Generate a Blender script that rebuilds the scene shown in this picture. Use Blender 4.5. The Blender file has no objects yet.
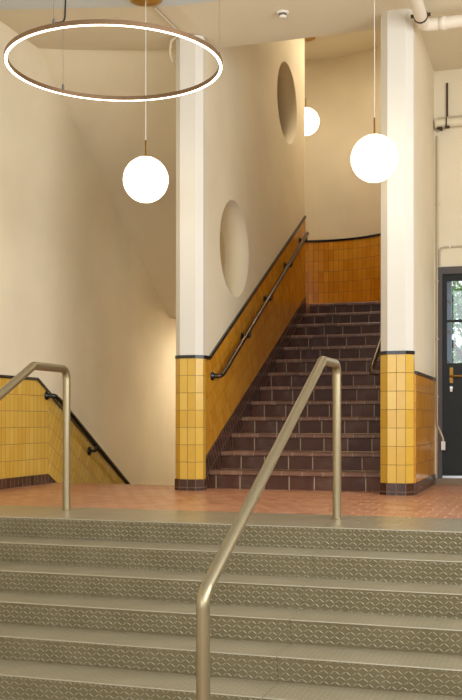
import bpy, bmesh, math, random
from mathutils import Vector, Matrix
random.seed(7)
S = bpy.context.scene
COL = S.collection
PI = math.pi

# ------------------------------------------------------------------ helpers
class MB:
    """collects polygons (world metres) with uv, builds one mesh object"""
    def __init__(s): s.v = []; s.f = []; s.uv = []; s.sm = []
    def poly(s, pts, uvs=None, smooth=False):
        i = len(s.v); s.v += [tuple(p) for p in pts]
        s.f.append(list(range(i, i + len(pts))))
        if uvs is None: uvs = autouv(pts)
        s.uv.append(list(uvs)); s.sm.append(smooth)
    def box(s, x0, x1, y0, y1, z0, z1):
        A = lambda *p: s.poly(p)
        A((x0,y0,z0),(x1,y0,z0),(x1,y0,z1),(x0,y0,z1))
        A((x1,y1,z0),(x0,y1,z0),(x0,y1,z1),(x1,y1,z1))
        A((x0,y1,z0),(x0,y0,z0),(x0,y0,z1),(x0,y1,z1))
        A((x1,y0,z0),(x1,y1,z0),(x1,y1,z1),(x1,y0,z1))
        A((x0,y0,z1),(x1,y0,z1),(x1,y1,z1),(x0,y1,z1))
        A((x0,y1,z0),(x1,y1,z0),(x1,y0,z0),(x0,y0,z0))
    def prism_x(s, yz, x0, x1, rot=0.0, org=(0,0)):
        """polygon in the Y-Z plane pushed from x0 to x1; uv turned by rot"""
        c, n = math.cos(rot), math.sin(rot)
        def uv(y, z):
            y -= org[0]; z -= org[1]
            return (y*c + z*n, -y*n + z*c)
        ar = sum(yz[i][0]*yz[(i+1) % len(yz)][1] - yz[(i+1) % len(yz)][0]*yz[i][1] for i in range(len(yz)))
        if ar < 0: yz = yz[::-1]
        if x0 > x1: x0, x1 = x1, x0
        s.poly([(x1,y,z) for y,z in yz], [uv(y,z) for y,z in yz])
        s.poly([(x0,y,z) for y,z in yz[::-1]], [uv(y,z) for y,z in yz[::-1]])
        n_ = len(yz)
        for i in range(n_):
            a, b = yz[i], yz[(i+1) % n_]
            s.poly([(x0,a[0],a[1]),(x0,b[0],b[1]),(x1,b[0],b[1]),(x1,a[0],a[1])][::-1])
    def prism_z(s, xy, z0, z1):
        ar = sum(xy[i][0]*xy[(i+1) % len(xy)][1] - xy[(i+1) % len(xy)][0]*xy[i][1] for i in range(len(xy)))
        if ar < 0: xy = xy[::-1]
        s.poly([(x,y,z1) for x,y in xy]); s.poly([(x,y,z0) for x,y in xy[::-1]])
        for i in range(len(xy)):
            a, b = xy[i], xy[(i+1) % len(xy)]
            s.poly([(a[0],a[1],z0),(b[0],b[1],z0),(b[0],b[1],z1),(a[0],a[1],z1)])
    def tube(s, pts, r, n=14, caps=True, closed=False):
        pts = [Vector(p) for p in pts]; m = len(pts); rings = []
        up = None
        for i, p in enumerate(pts):
            if closed: t = pts[(i+1) % m] - pts[i-1]
            else: t = pts[min(i+1, m-1)] - pts[max(i-1, 0)]
            t.normalize()
            if up is None:
                up = Vector((0,0,1)) if abs(t.z) < .9 else Vector((1,0,0))
            a = up - t*up.dot(t); a.normalize(); up = a
            b = t.cross(a)
            rings.append([p + (a*math.cos(2*PI*k/n) + b*math.sin(2*PI*k/n))*r for k in range(n)])
        base = len(s.v)
        for R in rings: s.v += [tuple(q) for q in R]
        L = m if closed else m-1
        for i in range(L):
            j = (i+1) % m
            for k in range(n):
                l = (k+1) % n
                s.f.append([base+i*n+k, base+i*n+l, base+j*n+l, base+j*n+k])
                s.uv.append([(k/n, i), (l/n, i), (l/n, i+1), (k/n, i+1)]); s.sm.append(True)
        if caps and not closed:
            s.poly([tuple(q) for q in rings[0]][::-1]); s.poly([tuple(q) for q in rings[-1]])
    def lathe(s, prof, org, axis='z', n=24):
        """prof: (radius, height) list turned about an axis through org"""
        base = len(s.v); o = Vector(org)
        for r, h in prof:
            for k in range(n):
                a = 2*PI*k/n; c_, s_ = r*math.cos(a), r*math.sin(a)
                q = {'z': (c_, s_, h), 'x': (h, c_, s_), 'y': (s_, h, c_)}[axis]
                s.v.append(tuple(o + Vector(q)))
        for i in range(len(prof)-1):
            for k in range(n):
                l = (k+1) % n
                s.f.append([base+i*n+k, base+i*n+l, base+(i+1)*n+l, base+(i+1)*n+k])
                s.uv.append([(k/n, i), (l/n, i), (l/n, i+1), (k/n, i+1)]); s.sm.append(True)
        for i, rev in ((0, True), (len(prof)-1, False)):
            if prof[i][0] > 1e-5:
                idx = [base+i*n+k for k in range(n)]
                if rev: idx = idx[::-1]
                s.f.append(idx); s.uv.append([(0,0)]*n); s.sm.append(False)
    def build(s, name, mat, parent=None, origin=None):
        me = bpy.data.meshes.new(name)
        if origin is None:
            origin = world_of(parent) if parent else Vector((0,0,0))
        origin = Vector(origin)
        me.from_pydata([tuple(Vector(q) - origin) for q in s.v], [], s.f)
        ul = me.uv_layers.new(name='uv')
        k = 0
        for p, u, sm in zip(me.polygons, s.uv, s.sm):
            for c in u: ul.data[k].uv = c; k += 1
            p.use_smooth = sm
        me.materials.append(mat)
        o = bpy.data.objects.new(name, me); COL.objects.link(o)
        if parent:
            o.parent = parent; o.location = origin - world_of(parent)
        else: o.location = origin
        return o

def world_of(o):
    v = Vector((0,0,0))
    while o: v = v + o.location; o = o.parent
    return v

def autouv(pts):
    n = Vector((0,0,0)); P = [Vector(p) for p in pts]
    for i in range(len(P)):
        a, b = P[i], P[(i+1) % len(P)]; n += a.cross(b)
    ax = max(range(3), key=lambda i: abs(n[i]))
    if ax == 0: return [(p.y, p.z) for p in P]
    if ax == 1: return [(p.x, p.z) for p in P]
    return [(p.x, p.y) for p in P]

def fillet(pts, rad, n=8):
    """round the inner corners of a polyline"""
    P = [Vector(p) for p in pts]; out = [P[0]]
    for i in range(1, len(P)-1):
        a, b, c = P[i-1], P[i], P[i+1]
        r = rad[i-1] if isinstance(rad, (list, tuple)) else rad
        u = (a-b).normalized(); w = (c-b).normalized()
        ang = u.angle(w); d = r/math.tan(ang/2)
        d = min(d, .48*(a-b).length, .48*(c-b).length)
        p, q = b + u*d, b + w*d
        for k in range(n+1):
            t = k/n
            out.append(p*(1-t)**2 + b*2*t*(1-t) + q*t*t)
    out.append(P[-1]); return out

def tag(o, label, cat, kind=None, group=None):
    o['label'] = label; o['category'] = cat
    if kind: o['kind'] = kind
    if group: o['group'] = group
    return o

def thing(name, label, cat, loc, kind=None, group=None):
    o = bpy.data.objects.new(name, None); COL.objects.link(o); o.location = loc
    o.empty_display_size = .1
    return tag(o, label, cat, kind, group)

def simple(name, mat, parent, fn, origin=None):
    m = MB(); fn(m); return m.build(name, mat, parent, origin)

# ------------------------------------------------------------------ materials
def srgb(r, g, b):
    f = lambda c: (c/255/12.92) if c/255 <= .04045 else ((c/255+.055)/1.055)**2.4
    return (f(r), f(g), f(b), 1)

class NT:
    def __init__(s, name):
        s.m = bpy.data.materials.new(name); s.m.use_nodes = True
        s.t = s.m.node_tree; s.b = s.t.nodes['Principled BSDF']
    def n(s, typ, **kw):
        d = s.t.nodes.new(typ)
        for k, v in kw.items(): setattr(d, k, v)
        return d
    def l(s, a, b): s.t.links.new(a, b)
    def math(s, op, a, b=None, clamp=False):
        d = s.n('ShaderNodeMath', operation=op, use_clamp=clamp)
        for i, v in enumerate((a, b)):
            if v is None: continue
            if isinstance(v, (int, float)): d.inputs[i].default_value = v
            else: s.l(v, d.inputs[i])
        return d.outputs[0]
    def mix(s, fac, a, b, mode='MIX'):
        d = s.n('ShaderNodeMix', data_type='RGBA', blend_type=mode)
        for sock, v in ((d.inputs[0], fac), (d.inputs[6], a), (d.inputs[7], b)):
            if isinstance(v, (int, float, tuple)): sock.default_value = v
            else: s.l(v, sock)
        return d.outputs[2]
    def noise(s, scale, detail=3, coord=None, rough=.5):
        d = s.n('ShaderNodeTexNoise'); d.inputs['Scale'].default_value = scale
        d.inputs['Detail'].default_value = detail; d.inputs['Roughness'].default_value = rough
        if coord is not None: s.l(coord, d.inputs['Vector'])
        return d.outputs['Fac']
    def ramp(s, fac, p0, p1):
        d = s.n('ShaderNodeMapRange'); s.l(fac, d.inputs[0])
        d.inputs[1].default_value = p0; d.inputs[2].default_value = p1
        return d.outputs[0]
    def bump(s, h, strength, dist):
        d = s.n('ShaderNodeBump'); d.inputs['Strength'].default_value = strength
        d.inputs['Distance'].default_value = dist; s.l(h, d.inputs['Height'])
        s.l(d.outputs[0], s.b.inputs['Normal'])
    def set(s, **kw):
        for k, v in kw.items(): s.b.inputs[k.replace('_', ' ')].default_value = v
        return s.m

def plain(name, col, rough=.5, metal=0.0, **kw):
    t = NT(name); t.set(Base_Color=col, Roughness=rough, Metallic=metal)
    for k, v in kw.items(): t.b.inputs[k.replace('_', ' ')].default_value = v
    return t.m

def plaster(name, col, var=.05, bump=.25):
    t = NT(name); co = t.n('ShaderNodeTexCoord').outputs['Object']
    f = t.noise(1.3, 4, co); f2 = t.noise(60, 3, co)
    dark = tuple(c*(1-var*2) for c in col[:3]) + (1,)
    t.l(t.mix(t.ramp(f, .35, .75), col, dark), t.b.inputs['Base Color'])
    t.set(Roughness=.75); t.bump(f2, bump, .002)
    return t.m

def tiles(name, cols, w, h, mortar=.003, mcol=(.12,.08,.04,1), rough=.12, offset=0.0, bump=.4, wear=None, mottle=.25, dull=False):
    """grid of tiles in uv metres, tint drawn per tile"""
    t = NT(name); uv = t.n('ShaderNodeUVMap').outputs[0]
    br = t.n('ShaderNodeTexBrick', offset=offset, squash=1.0)
    t.l(uv, br.inputs['Vector'])
    br.inputs['Color1'].default_value = (0,0,0,1); br.inputs['Color2'].default_value = (1,1,1,1)
    br.inputs['Mortar'].default_value = (.5,.5,.5,1)
    br.inputs['Scale'].default_value = 1; br.inputs['Mortar Size'].default_value = mortar
    br.inputs['Mortar Smooth'].default_value = .3
    br.inputs['Brick Width'].default_value = w; br.inputs['Row Height'].default_value = h
    g = t.n('ShaderNodeRGBToBW'); t.l(br.outputs['Color'], g.inputs[0])
    cr = t.n('ShaderNodeValToRGB'); t.l(g.outputs[0], cr.inputs[0])
    e = cr.color_ramp.elements
    e[0].color = cols[0]; e[1].color = cols[-1]
    for i, c in enumerate(cols[1:-1], 1):
        q = e.new(i/(len(cols)-1)); q.color = c
    c = cr.outputs[0]
    nz = t.noise(9, 4, uv)
    c = t.mix(t.math('MULTIPLY', t.ramp(nz, .3, .8), mottle), c, tuple(q*.55 for q in cols[0][:3])+(1,))
    if wear:
        wn = t.noise(wear[1], 6, t.n('ShaderNodeTexCoord').outputs['Object'], .65)
        c = t.mix(t.math('MULTIPLY', t.ramp(wn, .5, .75), wear[2]), c, wear[0])
    c = t.mix(br.outputs['Fac'], c, mcol)
    t.l(c, t.b.inputs['Base Color'])
    rr = t.math('ADD', t.math('MULTIPLY', br.outputs['Fac'], .6), t.math('ADD', t.math('MULTIPLY', nz, .12), rough-.06))
    t.l(rr, t.b.inputs['Roughness'])
    hgt = t.math('ADD', t.math('SUBTRACT', 1.0, br.outputs['Fac']), t.math('MULTIPLY', t.noise(14, 2, uv), .5))
    t.bump(hgt, bump, .003)
    if dull: t.b.inputs['Specular IOR Level'].default_value = .28
    return t.m

Y1_, Y2_, Y3_ = srgb(206,163,58), srgb(212,172,70), srgb(218,181,84)
M = {}
M['wall'] = plaster('wall_plaster', srgb(230,218,190))
M['ceil'] = plaster('ceiling_plaster', srgb(224,214,190), .03)
M['beam'] = plaster('beam_plaster', srgb(208,216,220), .06)
M['pillar'] = plaster('pillar_paint', srgb(217,212,200), .02, .1)
M['tile'] = tiles('daylit_yellow_tile', [Y1_, Y2_, Y2_, Y3_], .0785, .1636, rough=.2, mcol=srgb(130,100,50), mottle=.12)  # colour lightened to carry the cool daylight reflecting off the pillars
M['tile_a'] = tiles('shaded_amber_tile', [srgb(200,132,22), srgb(210,145,30), srgb(217,156,42)], .0785, .1636, rough=.24, mcol=srgb(110,75,25))  # mostly the same glazed tile, colour deepened for the weaker light there
M['brown'] = tiles('brown_plinth_tile', [srgb(62,38,28), srgb(78,48,36), srgb(88,54,40)], .0785, .16, rough=.25, mcol=srgb(120,100,80), mortar=.003)
M['black'] = plain('black_glazed_trim', srgb(34,30,32), .2)
M['riser'] = tiles('brown_stair_brick', [srgb(74,42,28), srgb(90,54,37), srgb(102,64,46)], .245, 4.0, mortar=.006, rough=.45,
                   mcol=srgb(164,148,124), wear=(srgb(124,108,98), 5, .35), dull=True)
M['tread'] = tiles('brown_tread_tile', [srgb(88,54,38), srgb(104,66,46), srgb(116,76,54)], .245, .31, mortar=.005, rough=.4, mcol=srgb(130,112,92))
M['nose'] = tiles('red_brown_nosing_tile', [srgb(98,66,48), srgb(116,78,58), srgb(130,92,70)], .2, .5, mortar=.004, rough=.4,
                  mcol=srgb(160,140,115), wear=(srgb(165,148,125), 9, .35))
M['floor'] = tiles('terracotta_floor_tile', [srgb(176,114,80), srgb(190,130,95), srgb(202,146,110)], .15, .15, mortar=.008, rough=.3,
                   mcol=srgb(188,142,104), offset=.5, wear=(srgb(200,150,118), 3, .5), bump=.3)
M['lowfloor'] = tiles('hall_floor_tile', [srgb(150,120,95), srgb(160,130,104)], .3, .3, rough=.4, mcol=srgb(110,95,80))
M['rail'] = plain('champagne_metal', srgb(154,141,112), .33, .8)
M['bronze'] = plain('dark_bronze', srgb(74,60,48), .28, .8)
M['blackm'] = plain('black_enamel', srgb(22,20,20), .2, .1)
M['brass'] = plain('brushed_brass', srgb(196,154,62), .3, 1.0)
M['oldbrass'] = plain('aged_brass', srgb(158,118,54), .4, .9)
M['ringm'] = plain('brown_bronze_profile', srgb(128,100,72), .4, .6)
M['cord'] = plain('white_cord', srgb(225,220,205), .6)
M['wire'] = plain('steel_wire', srgb(150,140,125), .4, .8)
M['pipe'] = plain('white_pipe', srgb(222,212,194), .4)
M['conduit'] = plain('grey_cream_conduit', srgb(190,176,150), .5)
M['rust'] = plain('dark_rusty_iron', srgb(66,52,34), .7, .3)
M['dframe'] = plaster('door_frame_paint', srgb(86,82,80), .1, .3)
M['dleaf'] = plaster('door_leaf_paint', srgb(34,38,38), .08, .2)
M['stone'] = plaster('threshold_stone', srgb(150,132,104), .2, .5)
M['plastic'] = plain('white_plastic', srgb(232,228,218), .4)
M['grey'] = plain('grey_plastic', srgb(96,96,96), .5)
M['silver'] = plain('satin_steel', srgb(200,200,200), .3, 1.0)
M['bluegrey'] = plaster('blue_grey_post', srgb(112,134,168), .15, .4)
M['grass'] = plaster('lawn', srgb(90,120,60), .2, .5)
M['leaf'] = plain('leaf_green', srgb(104,150,84), .5)
M['leaf2'] = plain('pale_leaf_green', srgb(150,186,128), .5)
M['bark'] = plain('bark', srgb(96,80,64), .8)
M['far'] = plain('pale_facade', srgb(206,190,172), .8)

def glow(name, col, st):
    m = bpy.data.materials.new(name); m.use_nodes = True; t = m.node_tree
    t.nodes.remove(t.nodes['Principled BSDF'])
    e = t.nodes.new('ShaderNodeEmission'); e.inputs[0].default_value = col; e.inputs[1].default_value = st
    t.links.new(e.outputs[0], t.nodes['Material Output'].inputs[0]); return m
M['globe'] = glow('lit_opal_glass', (1, .85, .63, 1), 7.5)
M['flush'] = glow('fill_lamp_diffuser', (1, .86, .65, 1), 80)  # glow of the added stairwell fill lamp
M['fill_low'] = glow('fill_lamp_diffuser_low', (1, .86, .65, 1), 85)  # glow of the added fill lamp below the half landing
M['led'] = glow('lit_led_strip', (1, .84, .62, 1), 7)

t = NT('clear_glass'); t.set(Base_Color=(1,1,1,1), Roughness=0.0)
tr = t.n('ShaderNodeBsdfTransparent'); gl = t.n('ShaderNodeBsdfGlossy'); gl.inputs['Roughness'].default_value = 0
mx = t.n('ShaderNodeMixShader'); mx.inputs[0].default_value = .06
t.l(tr.outputs[0], mx.inputs[1]); t.l(gl.outputs[0], mx.inputs[2])
t.l(mx.outputs[0], t.t.nodes['Material Output'].inputs[0]); M['glass'] = t.m

# chequer plate: raised lugs turned +-45 deg in alternate cells, uv in metres
t = NT('chequer_plate'); uv = t.n('ShaderNodeUVMap').outputs[0]
sx = t.n('ShaderNodeSeparateXYZ'); t.l(uv, sx.inputs[0])
p = .029
u = t.math('DIVIDE', sx.outputs[0], p); v = t.math('DIVIDE', sx.outputs[1], p)
cu, cv = t.math('FLOOR', u), t.math('FLOOR', v)
par = t.math('FLOORED_MODULO', t.math('ADD', cu, cv), 2.0)
fu = t.math('SUBTRACT', t.math('SUBTRACT', u, cu), .5); fv = t.math('SUBTRACT', t.math('SUBTRACT', v, cv), .5)
sg = t.math('SUBTRACT', t.math('MULTIPLY', par, 2.0), 1.0)      # +1 / -1 from cell to cell
c_, s_ = math.cos(.68), math.sin(.68)
al = t.math('ADD', t.math('MULTIPLY', fu, c_), t.math('MULTIPLY', sg, t.math('MULTIPLY', fv, s_)))
ac = t.math('SUBTRACT', t.math('MULTIPLY', fv, c_), t.math('MULTIPLY', sg, t.math('MULTIPLY', fu, s_)))
q1 = t.math('POWER', t.math('DIVIDE', t.math('ABSOLUTE', al), .56), 2.0)
q2 = t.math('POWER', t.math('DIVIDE', t.math('ABSOLUTE', ac), .14), 2.0)
lug = t.math('SUBTRACT', 1.0, t.math('ADD', q1, q2), True)
hgt = t.math('POWER', lug, .6)
nz = t.noise(3.2, 5, t.n('ShaderNodeTexCoord').outputs['Object'])
base = t.mix(t.ramp(nz, .3, .75), srgb(124,114,86), srgb(140,130,103))
t.l(t.mix(t.math('MULTIPLY', hgt, .55), base, srgb(184,177,156)), t.b.inputs['Base Color'])
t.set(Roughness=.3, Metallic=.4); t.bump(hgt, .7, .004)
M['plate'] = t.m
M['plate_tread'] = M['plate'].copy(); M['plate_tread'].name = 'sheen_tinted_chequer_plate'  # treads coloured paler to stand in for their bright grazing reflection
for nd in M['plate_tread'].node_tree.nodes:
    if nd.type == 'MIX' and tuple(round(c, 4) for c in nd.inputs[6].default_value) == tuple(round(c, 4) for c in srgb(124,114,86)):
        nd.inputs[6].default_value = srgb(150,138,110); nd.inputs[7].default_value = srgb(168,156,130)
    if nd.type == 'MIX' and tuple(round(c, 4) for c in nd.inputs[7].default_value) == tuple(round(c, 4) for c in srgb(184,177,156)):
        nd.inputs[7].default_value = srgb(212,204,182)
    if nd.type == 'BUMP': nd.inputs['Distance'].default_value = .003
M['edge'] = plain('worn_plate_edge', srgb(174,167,146), .35, .6)

# ------------------------------------------------------------------ the place (metres; z = 0 is the tiled landing)
LW, RW = -5.02, 2.5            # hall side walls
CE = 4.30                      # ceiling over the landing
CL = 4.50                      # ceiling of the left bay
TOPC = 6.22                    # stairwell ceiling
R_, G_, N_, Y0 = .139, .2766, 8, 6.12      # chequer-plate stairs
LOW = -N_*R_
U_, UG, UN, UY = .175, .358, 13, 9.24      # brick stairs
SW0, SW1 = -3.45, -3.175        # dividing stair wall
SR = -1.43                     # right side of the brick stairs
RB = -1.143                     # wall beside the door
DW = 10.58                     # door wall
YB = -4.0

# floors
def f(m):
    m.box(LW, RW, 6.93, 9.26, -.2, 0)
    m.box(LW, SW0, 9.26, 9.55, -.2, 0)
    m.box(RB, RW, 9.26, DW, -.2, 0)
tag(simple('floor', M['floor'], None, f), 'terracotta tiled landing between the metal steps and the brick stairs', 'floor', 'structure')
tag(simple('floor', M['lowfloor'], None, lambda m: m.box(LW, RW, YB, Y0, LOW-.2, LOW)), 'hall floor at the foot of the metal steps', 'floor', 'structure')

# upper half landing with its rounded back, and the ceiling pieces
EX, EA, EY, EB = (LW+SR)/2, (SR-LW)/2, 12.72, 2.4
def arc(grow=0.0, n=48, a0=0.0, a1=PI):
    return [(EX + (EA+grow)*math.cos(a0+(a1-a0)*k/n), EY + (EB+grow)*math.sin(a0+(a1-a0)*k/n)) for k in range(n+1)]
def f(m):
    m.prism_z([(SW1, 13.62), (SR-.02, 13.62)] + [q for q in arc() if q[1] > 13.63] + [(LW, 12.94), (SW0, 12.94), (SW0, 13.30), (SW1, 13.30)], 2.08, 2.275)
tag(simple('floor', M['floor'], None, f), 'half landing at the top of the brown brick stairs', 'floor', 'structure')
tag(simple('floor', M['floor'], None, lambda m: m.prism_z([(LW, 13.3), (SW0, 13.3), (SR, 13.3)] + arc(), -2.475, -2.275)),
    'lower landing under the half landing', 'floor', 'structure')
def slab(m, y0, y1, dz, x1=RW+.2):
    P = [(LW, CL+dz), (-3.1, CE+dz), (x1, CE+dz), (x1, CL+.3), (LW, CL+.3)]
    m.poly([(x, y0, z) for x, z in P]); m.poly([(x, y1, z) for x, z in P[::-1]])
    for q in range(5):
        a, b = P[q], P[(q+1) % 5]; m.poly([(a[0],y0,a[1]), (a[0],y1,a[1]), (b[0],y1,b[1]), (b[0],y0,b[1])])
tag(simple('ceiling', M['ceil'], None, lambda m: (slab(m, 8.19, 9.28, 0), m.box(RB, RW, 9.28, DW, CE, CE+.25))),
    'cream ceiling over the landing and the pillars', 'ceiling', 'structure')
tag(simple('ceiling', M['beam'], None, lambda m: slab(m, YB, 8.19, -.012)), 'pale bluish hall ceiling above the ring light', 'ceiling', 'structure')
tag(simple('ceiling', M['ceil'], None, lambda m: m.prism_z([(LW-.2, 9.33), (SR+.4, 9.33)] + arc(.2), TOPC, TOPC+.2)), 'high stairwell ceiling', 'ceiling', 'structure')
# underside of the flight that climbs back over the left bay
tag(simple('ceiling', M['wall'], None, lambda m: m.prism_x([(9.23, CL), (12.94, 2.08), (12.94, 2.275), (9.23, CL+.22)], LW, SW0)),
    'sloping cream soffit of the upper flight left of the pillar', 'ceiling', 'structure')
tag(simple('wall_header', M['wall'], None, lambda m: m.box(LW, SR+.3, 9.30, 9.5, CL+.2, TOPC)), 'plaster wall over the stair opening', 'wall', 'structure')

# left wall with its stepped-down tile dado
wl = thing('wall_left', 'long cream plaster wall with yellow tiled dado at left', 'wall', (LW, 9, 0), 'structure')
simple('plaster', M['wall'], wl, lambda m: m.box(LW-.2, LW, YB, EY, -2.475, TOPC))
DS = -.5305; KY, KZ = 9.19, 1.10
zt = lambda y: KZ + (y-KY)*DS
XD = LW+.012
simple('tile_dado', M['tile'], wl, lambda m: m.prism_x([(6.0, .10), (9.42, .10), (9.42, zt(9.42)-.03), (KY, KZ-.03), (6.0, KZ-.03)], LW, XD, 0, (0, .10-.1636*3)))
simple('tile_dado', M['tile'], wl, lambda m: m.prism_x([(9.42, .10), (9.6, -.03), (12.72, -.03+3.12*DS), (12.72, zt(12.72)-.03), (9.42, zt(9.42)-.03)], LW, XD+.001, math.atan(DS), (KY, KZ)))
simple('dado_cap', M['black'], wl, lambda m: (m.prism_x([(6.0, KZ-.03), (KY, KZ-.03), (KY, KZ), (6.0, KZ)], LW, XD+.012),
       m.prism_x([(KY, KZ-.034), (12.72, zt(12.72)-.034), (12.72, zt(12.72)), (KY, KZ)], LW, XD+.012)))
simple('plinth', M['brown'], wl, lambda m: (m.prism_x([(6.93, 0), (9.53, 0), (9.42, .10), (6.93, .10)], LW, XD+.008),
       m.prism_x([(9.42, .1), (9.55, 0), (12.72, -.13+3.12*DS), (12.72, -.03+3.12*DS)], LW, XD+.006)))

# dividing stair wall with two round openings
def stair_wall():
    bm = bmesh.new()
    y0, y1, z0, z1 = 9.0, 13.30, -2.4, TOPC
    holes = [(10.12, 2.48, .51), (12.36, 4.70, .505)]
    n = 64; sides = []
    for x in (SW0, SW1):
        edges = []; loops = []
        def loop(pts):
            vs = [bm.verts.new((x, a, b)) for a, b in pts]
            es = [bm.edges.new((vs[i], vs[(i+1) % len(vs)])) for i in range(len(vs))]
            edges.extend(es); loops.append(vs)
        yy = y0 if x == SW1 else 9.3
        loop([(yy,z0), (y1,z0), (y1,z1), (yy,z1)])
        for cy, cz, r in holes: loop([(cy + r*math.cos(2*PI*k/n), cz + r*math.sin(2*PI*k/n)) for k in range(n)])
        bmesh.ops.triangle_fill(bm, use_beauty=True, edges=edges)
        sides.append(loops)
    for la, lb in zip(*sides):
        for i in range(len(la)):
            j = (i+1) % len(la)
            fc = bm.faces.new((la[i], la[j], lb[j], lb[i])); fc.smooth = len(la) > 4
    bmesh.ops.recalc_face_normals(bm, faces=bm.faces)
    me = bpy.data.meshes.new('plaster'); bm.to_mesh(me); bm.free()
    me.materials.append(M['wall'])
    o = bpy.data.objects.new('plaster', me); COL.objects.link(o); return o
ws = thing('wall_stair', 'cream dividing wall with two round openings beside the brick stairs', 'wall', (0, 0, 0), 'structure')
o = stair_wall(); o.parent = ws
CS = .535; SA = math.atan(CS)
zc = lambda y: 1.29 + (y-9.26)*CS          # top of the tiled dado
zb = lambda y: .175 + (y-9.24)*.489 + .19   # top of the brown string
def f(m):
    m.prism_x([(9.0, .105), (9.1, .105), (9.1, zb(9.1)), (13.30, zb(13.30)), (13.30, zc(13.30)-.03), (9.26, zc(9.26)-.03), (9.0, zc(9.26)-.03)], SW1, SW1+.012, SA, (9.26, 1.29))
simple('tile_dado', M['tile_a'], ws, f)
def f(m):
    m.prism_x([(9.0, 0), (9.26, 0), (13.30, zb(13.30)-.5), (13.30, zb(13.30)), (9.1, zb(9.1)), (9.1, .105), (9.0, .105)], SW1, SW1+.018, SA, (9.26, 0))
simple('string', M['brown'], ws, f)
simple('dado_cap', M['black'], ws, lambda m: m.prism_x([(9.0, zc(9.26)-.034), (9.26, zc(9.26)-.034), (13.30, zc(13.30)-.034), (13.30, zc(13.30)), (9.26, zc(9.26)), (9.0, zc(9.26))], SW1, SW1+.022))

# rounded back wall of the stairwell
wb = thing('wall_back', 'curved back wall with amber tiled dado above the brick stairs', 'wall', (EX, EY, 0), 'structure')
def curved(m, z0, z1, g0, g1, n=64):
    A, B = arc(g0, n), arc(g1, n); u = 0
    for i in range(n):
        a, b, c, d = A[i], A[i+1], B[i+1], B[i]
        L = math.hypot(b[0]-a[0], b[1]-a[1])
        m.poly([(a[0],a[1],z0), (a[0],a[1],z1), (b[0],b[1],z1), (b[0],b[1],z0)], [(u,z0), (u,z1), (u+L,z1), (u+L,z0)], True)
        m.poly([(d[0],d[1],z0), (c[0],c[1],z0), (c[0],c[1],z1), (d[0],d[1],z1)], None, True)
        m.poly([(a[0],a[1],z1), (d[0],d[1],z1), (c[0],c[1],z1), (b[0],b[1],z1)])
        m.poly([(a[0],a[1],z0), (b[0],b[1],z0), (c[0],c[1],z0), (d[0],d[1],z0)])
        u += L
simple('plaster', M['wall'], wb, lambda m: curved(m, -2.475, TOPC, 0, .08))
simple('tile_dado', M['tile_a'], wb, lambda m: curved(m, 2.275, 3.40, -.012, .002))
simple('dado_cap', M['black'], wb, lambda m: curved(m, 3.40, 3.435, -.022, .002))

# wall between the stairs and the door, and the door wall
wr = thing('wall_right', 'narrow plaster wall with amber tiled dado between right pillar and door', 'wall', (RB, 9.2, 0), 'structure')
simple('plaster', M['wall'], wr, lambda m: (m.box(SR, RB, 9.0, DW+.22, -2.4, TOPC), m.box(SR, SR+.08, DW+.22, EY+.05, -2.4, TOPC)))
simple('tile_dado', M['tile_a'], wr, lambda m: m.prism_x([(9.0, .105), (DW, .105), (DW, 1.075), (9.0, 1.075)], RB, RB+.012, 0, (0, .105)))
simple('dado_cap', M['black'], wr, lambda m: m.box(RB, RB+.02, 9.0, DW, 1.075, 1.105))
simple('plinth', M['brown'], wr, lambda m: m.box(RB, RB+.018, 9.0, DW, 0, .105))
simple('tile_dado', M['tile_a'], wr, lambda m: m.prism_x([(9.26, zb(9.26)), (EY, zb(EY)), (EY, zc(EY)-.03), (9.26, zc(9.26)-.03)], SR, SR-.012, SA, (9.26, 1.29)))
simple('dado_cap', M['black'], wr, lambda m: m.prism_x([(9.26, zc(9.26)-.034), (EY, zc(EY)-.034), (EY, zc(EY)), (9.26, zc(9.26))], SR, SR-.022))
DX0, DX1, DZ = -1.098, -.06, 2.254
tag(simple('wall_door', M['wall'], None, lambda m: (m.box(RB, DX0, DW, DW+.22, 0, DZ), m.box(DX1, RW+.2, DW, DW+.22, 0, DZ), m.box(RB, RW+.2, DW, DW+.22, DZ, CE+.3))),
    'cream plaster wall around the dark door', 'wall', 'structure')
added_swins = [(-2.6, .2), (.8, 3.6), (4.2, 7.0)]; SZ0, SZ1 = 1.0, 3.9  # side windows added so daylight comes in from the right
def f(m):
    ys = [YB] + [q for w in added_swins for q in w] + [DW]
    for i in range(0, len(ys), 2): m.box(RW, RW+.2, ys[i], ys[i+1], LOW-.2, CE+.4)
    for a, b in added_swins: m.box(RW, RW+.2, a, b, LOW-.2, SZ0); m.box(RW, RW+.2, a, b, SZ1, CE+.4)
tag(simple('wall_hall', M['wall'], None, f), 'plain right side wall of the hall', 'wall', 'structure')
# entrance side of the hall, behind the photographer: three tall windows
wins = [(-4.6, -2.5), (-2.3, -.2), (0, 2.1)]; WZ0, WZ1 = .1, 3.9
def f(m):
    xs = [LW-.2] + [q for w in wins for q in w] + [RW+.2]
    for i in range(0, len(xs), 2): m.box(xs[i], xs[i+1], YB-.2, YB, LOW-.2, 4.67)
    for a, b in wins: m.box(a, b, YB-.2, YB, LOW-.2, WZ0); m.box(a, b, YB-.2, YB, WZ1, 4.67)
tag(simple('wall_front', M['wall'], None, f), 'entrance wall behind the camera with tall windows', 'wall', 'structure')

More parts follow.
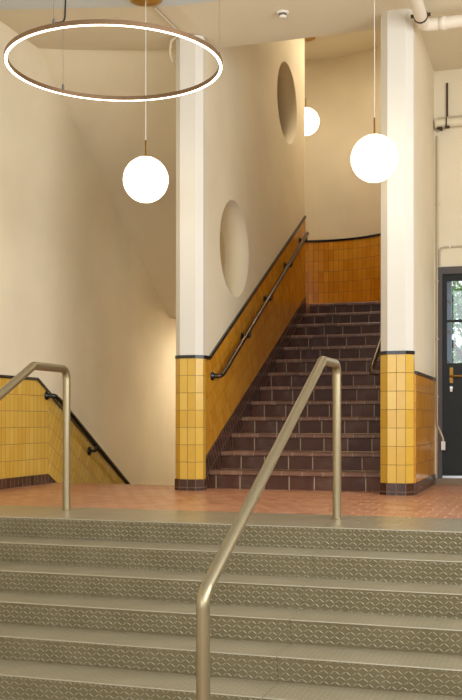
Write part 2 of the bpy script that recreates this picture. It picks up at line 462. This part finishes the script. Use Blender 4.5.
# ------------------------------------------------------------------ chequer-plate steps
st = thing('metal_staircase', 'wide flight of bronze chequer-plate steps in the foreground', 'staircase', (-1.3, 4.2, LOW))
seams = [LW, -3.355, -1.345, .665, RW]
for k in range(N_):
    z = -k*R_; yk = Y0 - k*G_; e = .03
    yb = 6.93 if k == 0 else yk + G_ + e
    s_ = MB()
    for a, b in zip(seams[:-1], seams[1:]):
        s_.box(a+.0015, b-.0015, yk+.004, yb, z-.006, z)
    s_.box(LW+.02, RW-.02, yk+.04, yb, LOW if k else -.3, z-.007)
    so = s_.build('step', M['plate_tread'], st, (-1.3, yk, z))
    for a, b in zip(seams[:-1], seams[1:]):
        m = MB(); a += .0015; b -= .0015
        zz = -(k+1)*R_
        P = [(a, yk+e, zz), (b, yk+e, zz), (b, yk+.002, z-.005), (a, yk+.002, z-.005)]
        m.poly(P, [(q[0], q[2]) for q in P])
        Q = [(x, y+.005, zq) for x, y, zq in P][::-1]; m.poly(Q)
        for i in range(4):
            j = (i+1) % 4; m.poly([P[j], P[i], (P[i][0], P[i][1]+.005, P[i][2]), (P[j][0], P[j][1]+.005, P[j][2])])
        m.build('riser_plate', M['plate'], so)
        m = MB(); m.tube([(a, yk+.004, z-.0045), (b, yk+.004, z-.0045)], .0048, 8)
        m.build('nosing', M['edge'], so)

# ------------------------------------------------------------------ brick stairs
bs = thing('brick_staircase', 'brown brick staircase rising between the two tiled pillars', 'staircase', ((SW1+SR)/2, 9.24, 0))
for i in range(1, UN+1):
    z = i*U_; y = UY + (i-1)*UG; off = random.random()*.3
    yn = y + UG + .02
    m = MB(); m.box(SW1+.018, SR, y+.03, yn if i < UN else 13.62, z-U_ if i < UN else z-.19, z-.002)
    so = m.build('step', M['tread'], bs, ((SW1+SR)/2, y, z-U_))
    m = MB(); x0, x1 = SW1+.018, SR-.001; yr = y+.022
    P = [(x0, yr, z-U_), (x1, yr, z-U_), (x1, yr, z-.044), (x0, yr, z-.044)]
    m.poly(P, [(q[0]+off+3, .5+q[2]-z) for q in P])
    Q = [(a_, b_+.01, c_) for a_, b_, c_ in P][::-1]; m.poly(Q)
    for j in range(4):
        j2 = (j+1) % 4; m.poly([P[j2], P[j], (P[j][0], P[j][1]+.01, P[j][2]), (P[j2][0], P[j2][1]+.01, P[j2][2])])
    m.build('riser', M['riser'], so)
    m = MB(); pr = [(y+.2, z-.044), (y+.006, z-.044), (y, z-.036), (y, z-.012), (y+.012, z), (y+.2, z)]
    off2 = random.random()*.2
    m.prism_x(pr, x0, x1)
    m.uv = [[(q[0]+off2, .25) for q in [m.v[ix] for ix in fc]] if len(fc) == 4 else uvv for fc, uvv in zip(m.f, m.uv)]
    m.build('nosing', M['nose'], so)

# stairs going down in the left bay
ds = thing('descending_staircase', 'stairs dropping away behind the landing edge along the left tiled wall', 'staircase', (-4.2, 9.55, -2.275))
for i in range(1, UN):
    z = -i*U_; y = 9.55 + (i-1)*.305
    m = MB(); m.box(LW+.02, SW0, y, min(y+.325, 13.3), -2.4, z); so = m.build('step', M['tread'], ds, (-4.2, y, z))
    simple('nosing', M['nose'], so, lambda m: m.box(LW+.02, SW0, y+.31, y+.335, z-.04, z+.001))

# ------------------------------------------------------------------ pillars
def pillar(label, xl, xa, xb, xr, yf, ya, yb, yk_=9.0):
    cx = (xa+xb)/2
    p = thing('pillar', label, 'pillar', (cx, yf, 0), 'structure', 'tiled pillars')
    poly = [(xl, yk_), (xl, ya), (xa, yf), (xb, yf), (xr, yb), (xr, yk_)]
    nt = [3, 1, 2, 1, 3, 3]
    def off(d):
        return [(xl-d, yk_), (xl-d, ya-d*.5), (xa-d*.5, yf-d), (xb+d*.5, yf-d), (xr+d, yb-d*.5), (xr+d, yk_)]
    def shell(m, d, z0, z1, uz):
        P = off(d)
        for i in range(6):
            a, b = P[i], P[(i+1) % 6]; w = nt[i]*.0785
            m.poly([(a[0],a[1],z0), (b[0],b[1],z0), (b[0],b[1],z1), (a[0],a[1],z1)], [(0, z0-uz), (w, z0-uz), (w, z1-uz), (0, z1-uz)])
        m.poly([(x, y, z1) for x, y in P]); m.poly([(x, y, z0) for x, y in P[::-1]])
    for nm, mt, d, z0, z1, uz in (('shaft', 'pillar', 0, 1.27, CE, 0), ('tile_cladding', 'tile', .004, .105, 1.25, .105),
                                  ('dado_cap', 'black', .009, 1.25, 1.28, 0), ('plinth', 'brown', .012, 0, .105, .03)):
        m = MB(); shell(m, d, z0, z1, uz); m.build(nm, M[mt], p)
    return p
pillar('chamfered pillar with yellow tiled base left of the brick stairs', -3.393, -3.33, -3.176, -3.118, 8.88, 8.94, 8.938)
pillar('chamfered pillar with yellow tiled base between brick stairs and door', -1.436, -1.366, -1.207, -1.145, 8.88, 8.95, 8.942)

# ------------------------------------------------------------------ rails
def bent_rail(x, yp, label, yb):
    t = thing('handrail', label, 'handrail', (x, yp, 0), None, 'champagne metal handrails')
    zt_ = 1.045; yk = 6.20; sl = R_/G_*.945
    yl, zl = yb, zt_ - .01 - (yk-yb)*sl
    pts = fillet([(x, yp, .006), (x, yp, zt_), (x, yk, zt_), (x, yl, zl), (x, yl, LOW+.006)], [.075, .05, .09], 10)
    m = MB(); m.tube(pts, .029, 20); m.build('rail_tube', M['rail'], t)
    for (yy, zz) in ((yp, 0), (yl, LOW)):
        m = MB(); m.lathe([(.0295, 0), (.036, 0), (.036, .004), (.031, .007), (.0295, .007)], (x, yy, zz), 'z', 20); m.build('floor_flange', M['rail'], t)
bent_rail(-1.364, 6.65, 'bent champagne metal handrail in the middle of the metal steps', 3.91)
bent_rail(-3.41, 6.70, 'bent champagne metal handrail cut off by the picture edge at left', 3.91)

def wall_rail(label, mat, xw, side, pts, brk, r, drop, ends, loc):
    t = thing('stair_handrail', label, 'handrail', loc)
    m = MB(); m.tube(fillet(pts, .06, 6), r, 14); m.build('rail_tube', M[mat], t)
    for (yw, zw) in ends:
        m = MB(); m.lathe([(.046, 0), (.046, .008), (.036, .014), (.036, .02), (r, .024), (r, .03)] if side > 0 else [(r, -.03), (r, -.024), (.036, -.02), (.036, -.014), (.046, -.008), (.046, 0)], (xw, yw, zw), 'x', 18)
        m.build('wall_plate', M['blackm'], t)
    for (yr, zr) in brk:
        xr = pts[2][0]
        m = MB(); m.tube(fillet([(xw, yr, zr-drop), (xr, yr, zr-drop), (xr, yr, zr-r*.8)], .04, 6), .017, 10)
        bo = m.build('bracket', M['blackm'], t)
        m = MB(); m.lathe([(.052, 0), (.052, .012), (.024, .02)] if side > 0 else [(.024, -.02), (.052, -.012), (.052, 0)], (xw, yr, zr-drop), 'x', 16)
        m.build('wall_plate', M['blackm'], bo)
    return t
xw = SW1+.012; xr = xw+.085
lin = lambda y: 1.154 + (y-9.48)*.561
wall_rail('dark bronze handrail climbing the amber tiled dado below the round openings', 'bronze', xw, 1,
          [(xw, 9.33, 1.10), (xr, 9.35, 1.10), (xr, 9.46, lin(9.46)), (xr, 13.05, lin(13.05))],
          [(y, lin(y)) for y in (10.34, 11.24, 12.18, 12.98)], .024, .075, [(9.33, 1.10)], (xw, 9.33, 1.10))
xw2 = SR-.012; xr2 = xw2-.13
lin2 = lambda y: 1.13 + (y-9.24)*.563
wall_rail('end of a dark bronze handrail showing beside the right pillar', 'bronze', xw2, -1,
          [(xw2, 9.22, 1.10), (xr2, 9.2, 1.10), (xr2, 9.30, lin2(9.30)), (xr2, 12.6, lin2(12.6))],
          [(y, lin2(y)) for y in (10.3, 11.3, 12.3)], .024, .075, [(9.22, 1.10)], (xw2, 9.22, 1.10))
xw3 = XD+.001; xr3 = xw3+.085
lin3 = lambda y: .885 + (y-9.5)*-.555
wall_rail('black handrail going down along the yellow tiled dado at left', 'blackm', xw3, 1,
          [(xw3, 9.38, .92), (xr3, 9.40, .92), (xr3, 9.52, lin3(9.52)), (xr3, 12.6, lin3(12.6))],
          [(y, lin3(y)) for y in (10.4, 11.4, 12.4)], .026, .075, [(9.38, .92)], (xw3, 9.38, .92))

# ------------------------------------------------------------------ lamps
def globe(label, x, y, zc_, ztop):
    t = thing('globe_pendant', label, 'pendant lamp', (x, y, ztop), None, 'opal globe pendants')
    r = .195; n = 18; prof = [(0.0001, -r)] + [(r*math.sin(PI*k/n), -r*math.cos(PI*k/n)) for k in range(1, n) if -r*math.cos(PI*k/n) < .181] + [(.07, .184), (.0001, .184)]
    m = MB(); m.lathe(prof, (x, y, zc_), 'z', 36); m.build('globe', M['globe'], t)
    m = MB(); m.lathe([(.066, .1845), (.066, .19), (.012, .196), (.0075, .2), (.0075, .34), (.0001, .341)], (x, y, zc_), 'z', 16); m.build('brass_rod', M['brass'], t)
    m = MB(); m.tube([(x, y, zc_+.34), (x, y, ztop-.02)], .0035, 8); m.build('cord', M['cord'], t)
    m = MB(); m.lathe([(.0001, -.028), (.11, -.028), (.14, -.022), (.14, 0), (.0001, 0)], (x, y, ztop), 'z', 32); m.build('ceiling_rose', M['brass'], t)
globe('opal globe pendant hanging left of the pillars below the soffit', -3.315, 8.0, 2.74, 4.31)
globe('opal globe pendant hanging in front of the right pillar', -1.385, 8.30, 2.845, CE)
globe('small far opal globe half hidden by the stair wall edge', -3.36, 14.15, 4.99, TOPC)
def fill_lamp(label, x, y, z, mt='flush'):  # unseen lamps added to brighten the upper back wall and lower left wall
    t = thing('added_fill_lamp', label, 'added fill lamp', (x, y, z))
    simple('lamp_body', M['plastic'], t, lambda m: m.lathe([(.0001, -.06), (.23, -.06), (.24, -.05), (.24, 0), (.0001, 0)], (x, y, z), 'z', 32))
    simple('diffuser', M[mt], t, lambda m: m.lathe([(.0001, -.085), (.18, -.08), (.22, -.061), (.0001, -.0605)], (x, y, z), 'z', 32))
fill_lamp('added flat round fill lamp on the high stairwell ceiling above the brick stairs', -2.2, 13.3, TOPC)
fill_lamp('added flat round fill lamp on the underside of the half landing', -4.0, 13.4, 2.08, 'fill_low')

cx, cy, cz, rr = -2.855, 6.33, 3.105, .746
rl = thing('pendant_ring_light', 'large bronze ring light with glowing underside hanging at upper left', 'ring light', (cx, cy, cz))
def ringmesh(m, r0, r1, z0, z1, n=96):
    for i in range(n):
        a, b = 2*PI*i/n, 2*PI*(i+1)/n
        P = lambda r, an, z: (cx + r*math.cos(an), cy + r*math.sin(an), z)
        m.poly([P(r1,a,z0), P(r1,b,z0), P(r1,b,z1), P(r1,a,z1)], None, True)
        m.poly([P(r0,b,z0), P(r0,a,z0), P(r0,a,z1), P(r0,b,z1)], None, True)
        m.poly([P(r0,a,z1), P(r1,a,z1), P(r1,b,z1), P(r0,b,z1)])
        m.poly([P(r1,a,z0), P(r0,a,z0), P(r0,b,z0), P(r1,b,z0)])
simple('ring_profile', M['ringm'], rl, lambda m: ringmesh(m, rr-.026, rr, cz, cz+.03))
simple('light_strip', M['led'], rl, lambda m: ringmesh(m, rr-.022, rr-.004, cz-.003, cz-.0002))
for deg in (146, 12, 263):
    a = math.radians(deg); x, y = cx + (rr-.02)*math.cos(a), cy + (rr-.02)*math.sin(a)
    w = simple('suspension_wire', M['wire'], rl, lambda m: m.tube([(x, y, cz+.04), (x, y, 4.42)], .0018, 6))
    simple('wire_grip', M['grey'], w, lambda m: m.lathe([(.009, 0), (.009, .03), (.003, .045)], (x, y, cz+.028), 'z', 10))
a = math.radians(265); x, y = cx + (rr-.02)*math.cos(a), cy + (rr-.02)*math.sin(a)
simple('power_cable', M['blackm'], rl, lambda m: m.tube(fillet([(x-.02, y+.01, cz+.04), (x+.045, y+.014, cz+.045), (x+.05, y+.016, cz+.2), (x+.04, y+.02, 4.42)], .03), .006, 8))

sd = thing('smoke_detector', 'small white smoke detector on the landing ceiling', 'smoke detector', (-2.26, 8.63, CE))
simple('detector_base', M['plastic'], sd, lambda m: m.lathe([(.0001, -.014), (.052, -.014), (.056, -.008), (.056, 0), (.0001, 0)], (-2.26, 8.63, CE), 'z', 24))
simple('sensor_head', M['plastic'], sd, lambda m: m.lathe([(.0001, -.05), (.026, -.05), (.034, -.044), (.034, -.034), (.0001, -.034)], (-2.26, 8.63, CE), 'z', 24))
simple('sensor_grille', M['grey'], sd, lambda m: m.lathe([(.0001, -.034), (.03, -.034), (.036, -.0145), (.0001, -.0145)], (-2.26, 8.63, CE), 'z', 24))

# ------------------------------------------------------------------ pipes and conduits
pp = thing('ceiling_pipe', 'thick white pipe with elbow under the ceiling at top right', 'pipe', (-1.05, 8.94, 4.15))
simple('pipe_run', M['pipe'], pp, lambda m: m.tube(fillet([(-1.055, 5.5, 4.16), (-1.055, 8.94, 4.155), (RW-.3, 8.94, 4.155)], .07, 8), .055, 20))
cl = simple('pipe_clamp', M['rust'], pp, lambda m: m.lathe([(.0555, -.009), (.062, -.009), (.062, .009), (.0555, .009)], (-1.055, 8.73, 4.155), 'y', 24))
simple('clamp_bolt', M['rust'], cl, lambda m: (m.box(-1.14, -1.113, 8.718, 8.742, 4.15, 4.175), m.box(-.997, -.972, 8.718, 8.742, 4.15, 4.175)))
simple('pipe_sleeve', M['pipe'], pp, lambda m: m.lathe([(.0555, -.06), (.06, -.06), (.06, 0), (.0555, 0)], (-.86, 8.94, 4.155), 'x', 24))

wp = thing('wall_pipe', 'white pipe running along the wall above the door', 'pipe', (-1.05, DW, 3.74))
simple('pipe_run', M['wall'], wp, lambda m: m.tube([(RB+.02, DW-.06, 3.735), (RW-.05, DW-.06, 3.735)], .045, 16))
simple('thin_tube', M['conduit'], wp, lambda m: m.tube(fillet([(-1.09, DW-.03, 3.66), (-1.09, DW-.03, 3.795), (RW-.05, DW-.03, 3.80)], .05, 6), .014, 10))
simple('pipe_foot', M['rust'], wp, lambda m: m.box(-1.10, -1.05, DW-.10, DW-.01, 3.672, 3.69))
hr = thing('hanger_rod', 'short dark rusty hanger rod above the wall pipe', 'rod', (-1.0, DW-.05, 3.7))
simple('rod', M['rust'], hr, lambda m: m.tube([(-1.005, DW-.02, 3.80), (-1.005, DW-.02, 4.16)], .010, 10))
simple('pipe_strap', M['rust'], hr, lambda m: (m.box(-1.011, -.999, DW-.113, DW-.107, 3.69, 3.78), m.box(-1.02, -.975, DW-.113, DW-.06, 3.676, 3.69)))

vc = thing('conduit', 'thin conduit with small box running down beside the door frame', 'conduit', (-1.11, DW, .4))
simple('tube', M['conduit'], vc, lambda m: m.tube(fillet([(-1.106, DW-.02, 3.62), (-1.106, DW-.02, .62), (-1.045, DW-.035, .47), (-1.045, DW-.035, .44)], .05, 5), .011, 10))
simple('outlet_box', M['plastic'], vc, lambda m: m.box(-1.063, -1.022, DW-.058, DW-.03, .355, .445))
for zz in (.9, 1.5, 2.1, 2.9): simple('clip', M['conduit'], vc, lambda m: m.box(-1.122, -1.09, DW-.034, DW, zz, zz+.016))
hc = thing('conduit', 'thin horizontal conduit on the wall just above the door', 'conduit', (-1.08, DW, 2.45))
simple('tube', M['conduit'], hc, lambda m: m.tube(fillet([(-1.083, DW-.014, 2.27), (-1.083, DW-.014, 2.46), (RW-.05, DW-.014, 2.47)], .06, 6), .010, 10))
simple('clip', M['plastic'], hc, lambda m: m.box(-.985, -.97, DW-.028, DW, 2.448, 2.475))
cc = thing('conduit', 'thin grey conduit along the ceiling above the left pillar', 'conduit', (-3.32, 8.6, CE))
simple('tube', M['conduit'], cc, lambda m: m.tube([(-3.32, 8.2, CE+.002), (-3.31, 8.72, CE+.006), (-3.30, 8.80, CE-.015)], .013, 10))
cc = thing('conduit', 'short hooked conduit stub at the top of the left pillar', 'conduit', (-3.43, 8.9, CE-.1))
simple('tube', M['conduit'], cc, lambda m: m.tube(fillet([(-3.36, 8.9, CE+.02), (-3.43, 8.9, CE-.03), (-3.45, 8.92, CE-.13), (-3.43, 8.95, CE-.22)], .05, 6), .013, 10))

# ------------------------------------------------------------------ door
dr = thing('door_1', 'dark painted door with glazed upper panes at right', 'door', ((DX0+DX1)/2, DW+.05, .09), 'structure')
fy0, fy1 = DW-.03, DW+.12
fr = simple('door_frame', M['dframe'], dr, lambda m: (m.box(DX0, DX0+.042, fy0, fy1, .0, DZ), m.box(DX1-.042, DX1, fy0, fy1, .0, DZ), m.box(DX0+.042, DX1-.042, fy0, fy1, DZ-.075, DZ)))
a0, a1 = DX0+.042, DX1-.042; g0, g1 = a0+.044, a1-.044
ly0, ly1 = DW+.01, DW+.055
def f(m):
    m.box(a0, g0, ly0, ly1, .09, DZ-.075); m.box(g1, a1, ly0, ly1, .09, DZ-.075)
    m.box(g0, g1, ly0, ly1, 2.112, DZ-.075); m.box(g0, g1, ly0, ly1, .09, 1.255)
lf = simple('door_leaf', M['dleaf'], dr, f)
simple('glazing_bar', M['dleaf'], lf, lambda m: m.box(g0, g1, ly0+.005, ly1-.005, 1.683, 1.708))
for z0, z1 in ((1.255, 1.683), (1.708, 2.112)): simple('pane', M['glass'], dr, lambda m: m.box(g0, g1, ly0+.02, ly0+.026, z0, z1))
hx = -.965
h = simple('door_handle', M['oldbrass'], dr, lambda m: (m.box(hx-.017, hx+.017, ly0-.008, ly0, 1.05, 1.21), m.tube(fillet([(hx, ly0-.005, 1.12), (hx, ly0-.055, 1.12), (hx+.115, ly0-.055, 1.12)], .02, 5), .011, 12)))
simple('lock_cylinder', M['silver'], dr, lambda m: m.lathe([(.016, -.012), (.016, 0)], (hx, ly0, 1.0), 'y', 14))
simple('key_tag', M['plastic'], dr, lambda m: m.box(hx-.012, hx+.012, ly0-.02, ly0-.012, .96, 1.0))
tag(simple('trim_1', M['stone'], None, lambda m: m.box(RB+.02, RW, DW-.05, DW+.0, 0, .062)), 'worn stone threshold along the foot of the door wall', 'threshold', 'structure')
simple('door_sill', M['silver'], dr, lambda m: m.box(a0, a1, DW, DW+.1, .062, .085))

# windows behind the camera
for i, (a, b) in enumerate(wins, 1):
    w = thing('window_%d' % i, 'tall hall window %s in the entrance wall' % ('left', 'centre', 'right')[i-1], 'window', ((a+b)/2, YB-.1, WZ0), 'structure')
    simple('window_frame', M['dleaf'], w, lambda m: (m.box(a, a+.05, YB-.15, YB-.08, WZ0, WZ1), m.box(b-.05, b, YB-.15, YB-.08, WZ0, WZ1), m.box(a+.05, b-.05, YB-.15, YB-.08, WZ0, WZ0+.05),
           m.box(a+.05, b-.05, YB-.15, YB-.08, WZ1-.05, WZ1), m.box((a+b)/2-.02, (a+b)/2+.02, YB-.14, YB-.09, WZ0+.05, WZ1-.05)))
    simple('pane', M['glass'], w, lambda m: m.box(a+.05, b-.05, YB-.118, YB-.112, WZ0+.05, WZ1-.05))

for i, (a, b) in enumerate(added_swins, 4):  # unseen side windows, added for less frontal daylight
    w = thing('window_%d' % i, 'added wide hall window %s in the right side wall' % ('farthest from the stairs', 'in the middle', 'closest to the stairs')[i-4], 'window', (RW+.1, (a+b)/2, SZ0), 'structure')
    simple('window_frame', M['dleaf'], w, lambda m: (m.box(RW+.08, RW+.15, a, a+.05, SZ0, SZ1), m.box(RW+.08, RW+.15, b-.05, b, SZ0, SZ1), m.box(RW+.08, RW+.15, a+.05, b-.05, SZ0, SZ0+.05),
           m.box(RW+.08, RW+.15, a+.05, b-.05, SZ1-.05, SZ1), m.box(RW+.09, RW+.14, (a+b)/2-.02, (a+b)/2+.02, SZ0+.05, SZ1-.05)))
    simple('pane', M['glass'], w, lambda m: m.box(RW+.112, RW+.118, a+.05, b-.05, SZ0+.05, SZ1-.05))

# ------------------------------------------------------------------ outside the door
tag(simple('ground', M['grass'], None, lambda m: m.prism_z([(-1.0, DW+.25), (30, DW+.25), (30, 60), (-20, 60), (-20, 15.6), (-1.0, 15.6)], -.4, -.1)), 'lawn outside the door', 'lawn', 'structure')
po = thing('porch_post', 'blue grey post seen through the left of the door glass', 'post', (-1.08, 11.3, -.1))
simple('post_shaft', M['bluegrey'], po, lambda m: (m.box(-1.13, -1.03, 11.25, 11.37, -.1, 3.2), m.box(-1.12, -1.04, 11.24, 11.25, .1, 3.1)))
simple('post_brace', M['bark'], po, lambda m: [m.tube([(-1.125, 11.235, z+.1), (-1.035, 11.235, z)], .008, 8) for z in (1.28, 1.62, 1.95, 2.2)])
def tree(label, x, y, h, rad, n, mats, seed):
    rnd = random.Random(seed)
    t = thing('tree', label, 'tree', (x, y, -.1), None, 'trees outside the door')
    simple('trunk', M['bark'], t, lambda m: (m.tube([(x, y, -.1), (x+.08, y, h*.5), (x-.05, y+.1, h*.8)], .09, 10), m.tube([(x+.05, y, h*.4), (x+.7, y-.2, h*.75)], .04, 8), m.tube([(x+.05, y, h*.45), (x-.7, y-.2, h*.8)], .04, 8)))
    for q, mt in enumerate(mats):
        m = MB(); clumps = [(rnd.uniform(-rad, rad), rnd.uniform(-rad*.6, rad*.6), rnd.uniform(h*.25, h), rnd.uniform(.25, .5)) for _ in range(12)]
        for _ in range(n):
            c = rnd.choice(clumps)
            d = Vector((rnd.gauss(0,1), rnd.gauss(0,1), rnd.gauss(0,1))).normalized()*c[3]*rnd.random()**.4
            pz = Vector((x+c[0], y+c[1], c[2])) + d
            e1 = Vector((rnd.gauss(0,1), rnd.gauss(0,1), rnd.gauss(0,1))).normalized()
            e2 = e1.cross(Vector((rnd.gauss(0,1), rnd.gauss(0,1), rnd.gauss(0,1)))).normalized()
            L = rnd.uniform(.07, .13)
            m.poly([pz, pz+e1*L*.5+e2*L*.3, pz+e1*L, pz+e1*L*.5-e2*L*.3])
        m.build('foliage', M[mt], t)
tree('leafy green tree filling the lower door panes', -1.0, 16.6, 2.7, .9, 2200, ['leaf', 'leaf2'], 3)
tree('taller green tree standing farther off behind the door', 1.2, 18.5, 3.3, 1.1, 1000, ['leaf', 'leaf2'], 5)

# ------------------------------------------------------------------ light
w = bpy.data.worlds.new('sky'); S.world = w; w.use_nodes = True
bg = w.node_tree.nodes['Background']; bg.inputs[0].default_value = (.86, .93, 1.0, 1); bg.inputs[1].default_value = 1.6
def daylight(loc, rot, sx_, sy_, watts, col):
    L = bpy.data.lights.new('window_daylight', 'AREA'); L.shape = 'RECTANGLE'; L.size = sx_; L.size_y = sy_
    L.energy = watts; L.color = col
    o = bpy.data.objects.new('window_daylight', L); COL.objects.link(o); o.location = loc; o.rotation_euler = rot
DAY = (.97, .98, 1.0)
for a, b in wins: daylight(((a+b)/2, YB+.02, (WZ0+WZ1)/2), (PI/2, 0, 0), b-a-.1, WZ1-WZ0-.1, 75, (.86, .93, 1.0))
for a, b in added_swins: daylight((RW-.02, (a+b)/2, (SZ0+SZ1)/2), (0, PI/2, 0), SZ1-SZ0-.1, b-a-.1, 185, DAY)

# ------------------------------------------------------------------ camera: level, yawed to the left, rising front
cam = bpy.data.cameras.new('camera'); co = bpy.data.objects.new('camera', cam); COL.objects.link(co)
F = 1000.0
cam.sensor_width = 36; cam.sensor_fit = 'AUTO'; cam.lens = F/700*36
cam.shift_y = (419.3-350)/700
co.location = (0, 0, .6732); co.rotation_euler = (PI/2, 0, .3078)
cam.clip_start = .05; cam.clip_end = 200
S.camera = co
S.view_settings.view_transform = 'Standard'; S.view_settings.look = 'None'
S.view_settings.exposure = -0.06; S.view_settings.gamma = 1.0; S.view_settings.use_curve_mapping = False
S.cycles.max_bounces = 8; S.cycles.diffuse_bounces = 5; S.cycles.glossy_bounces = 4
S.cycles.caustics_reflective = False; S.cycles.caustics_refractive = False
S.cycles.sample_clamp_indirect = 6.0
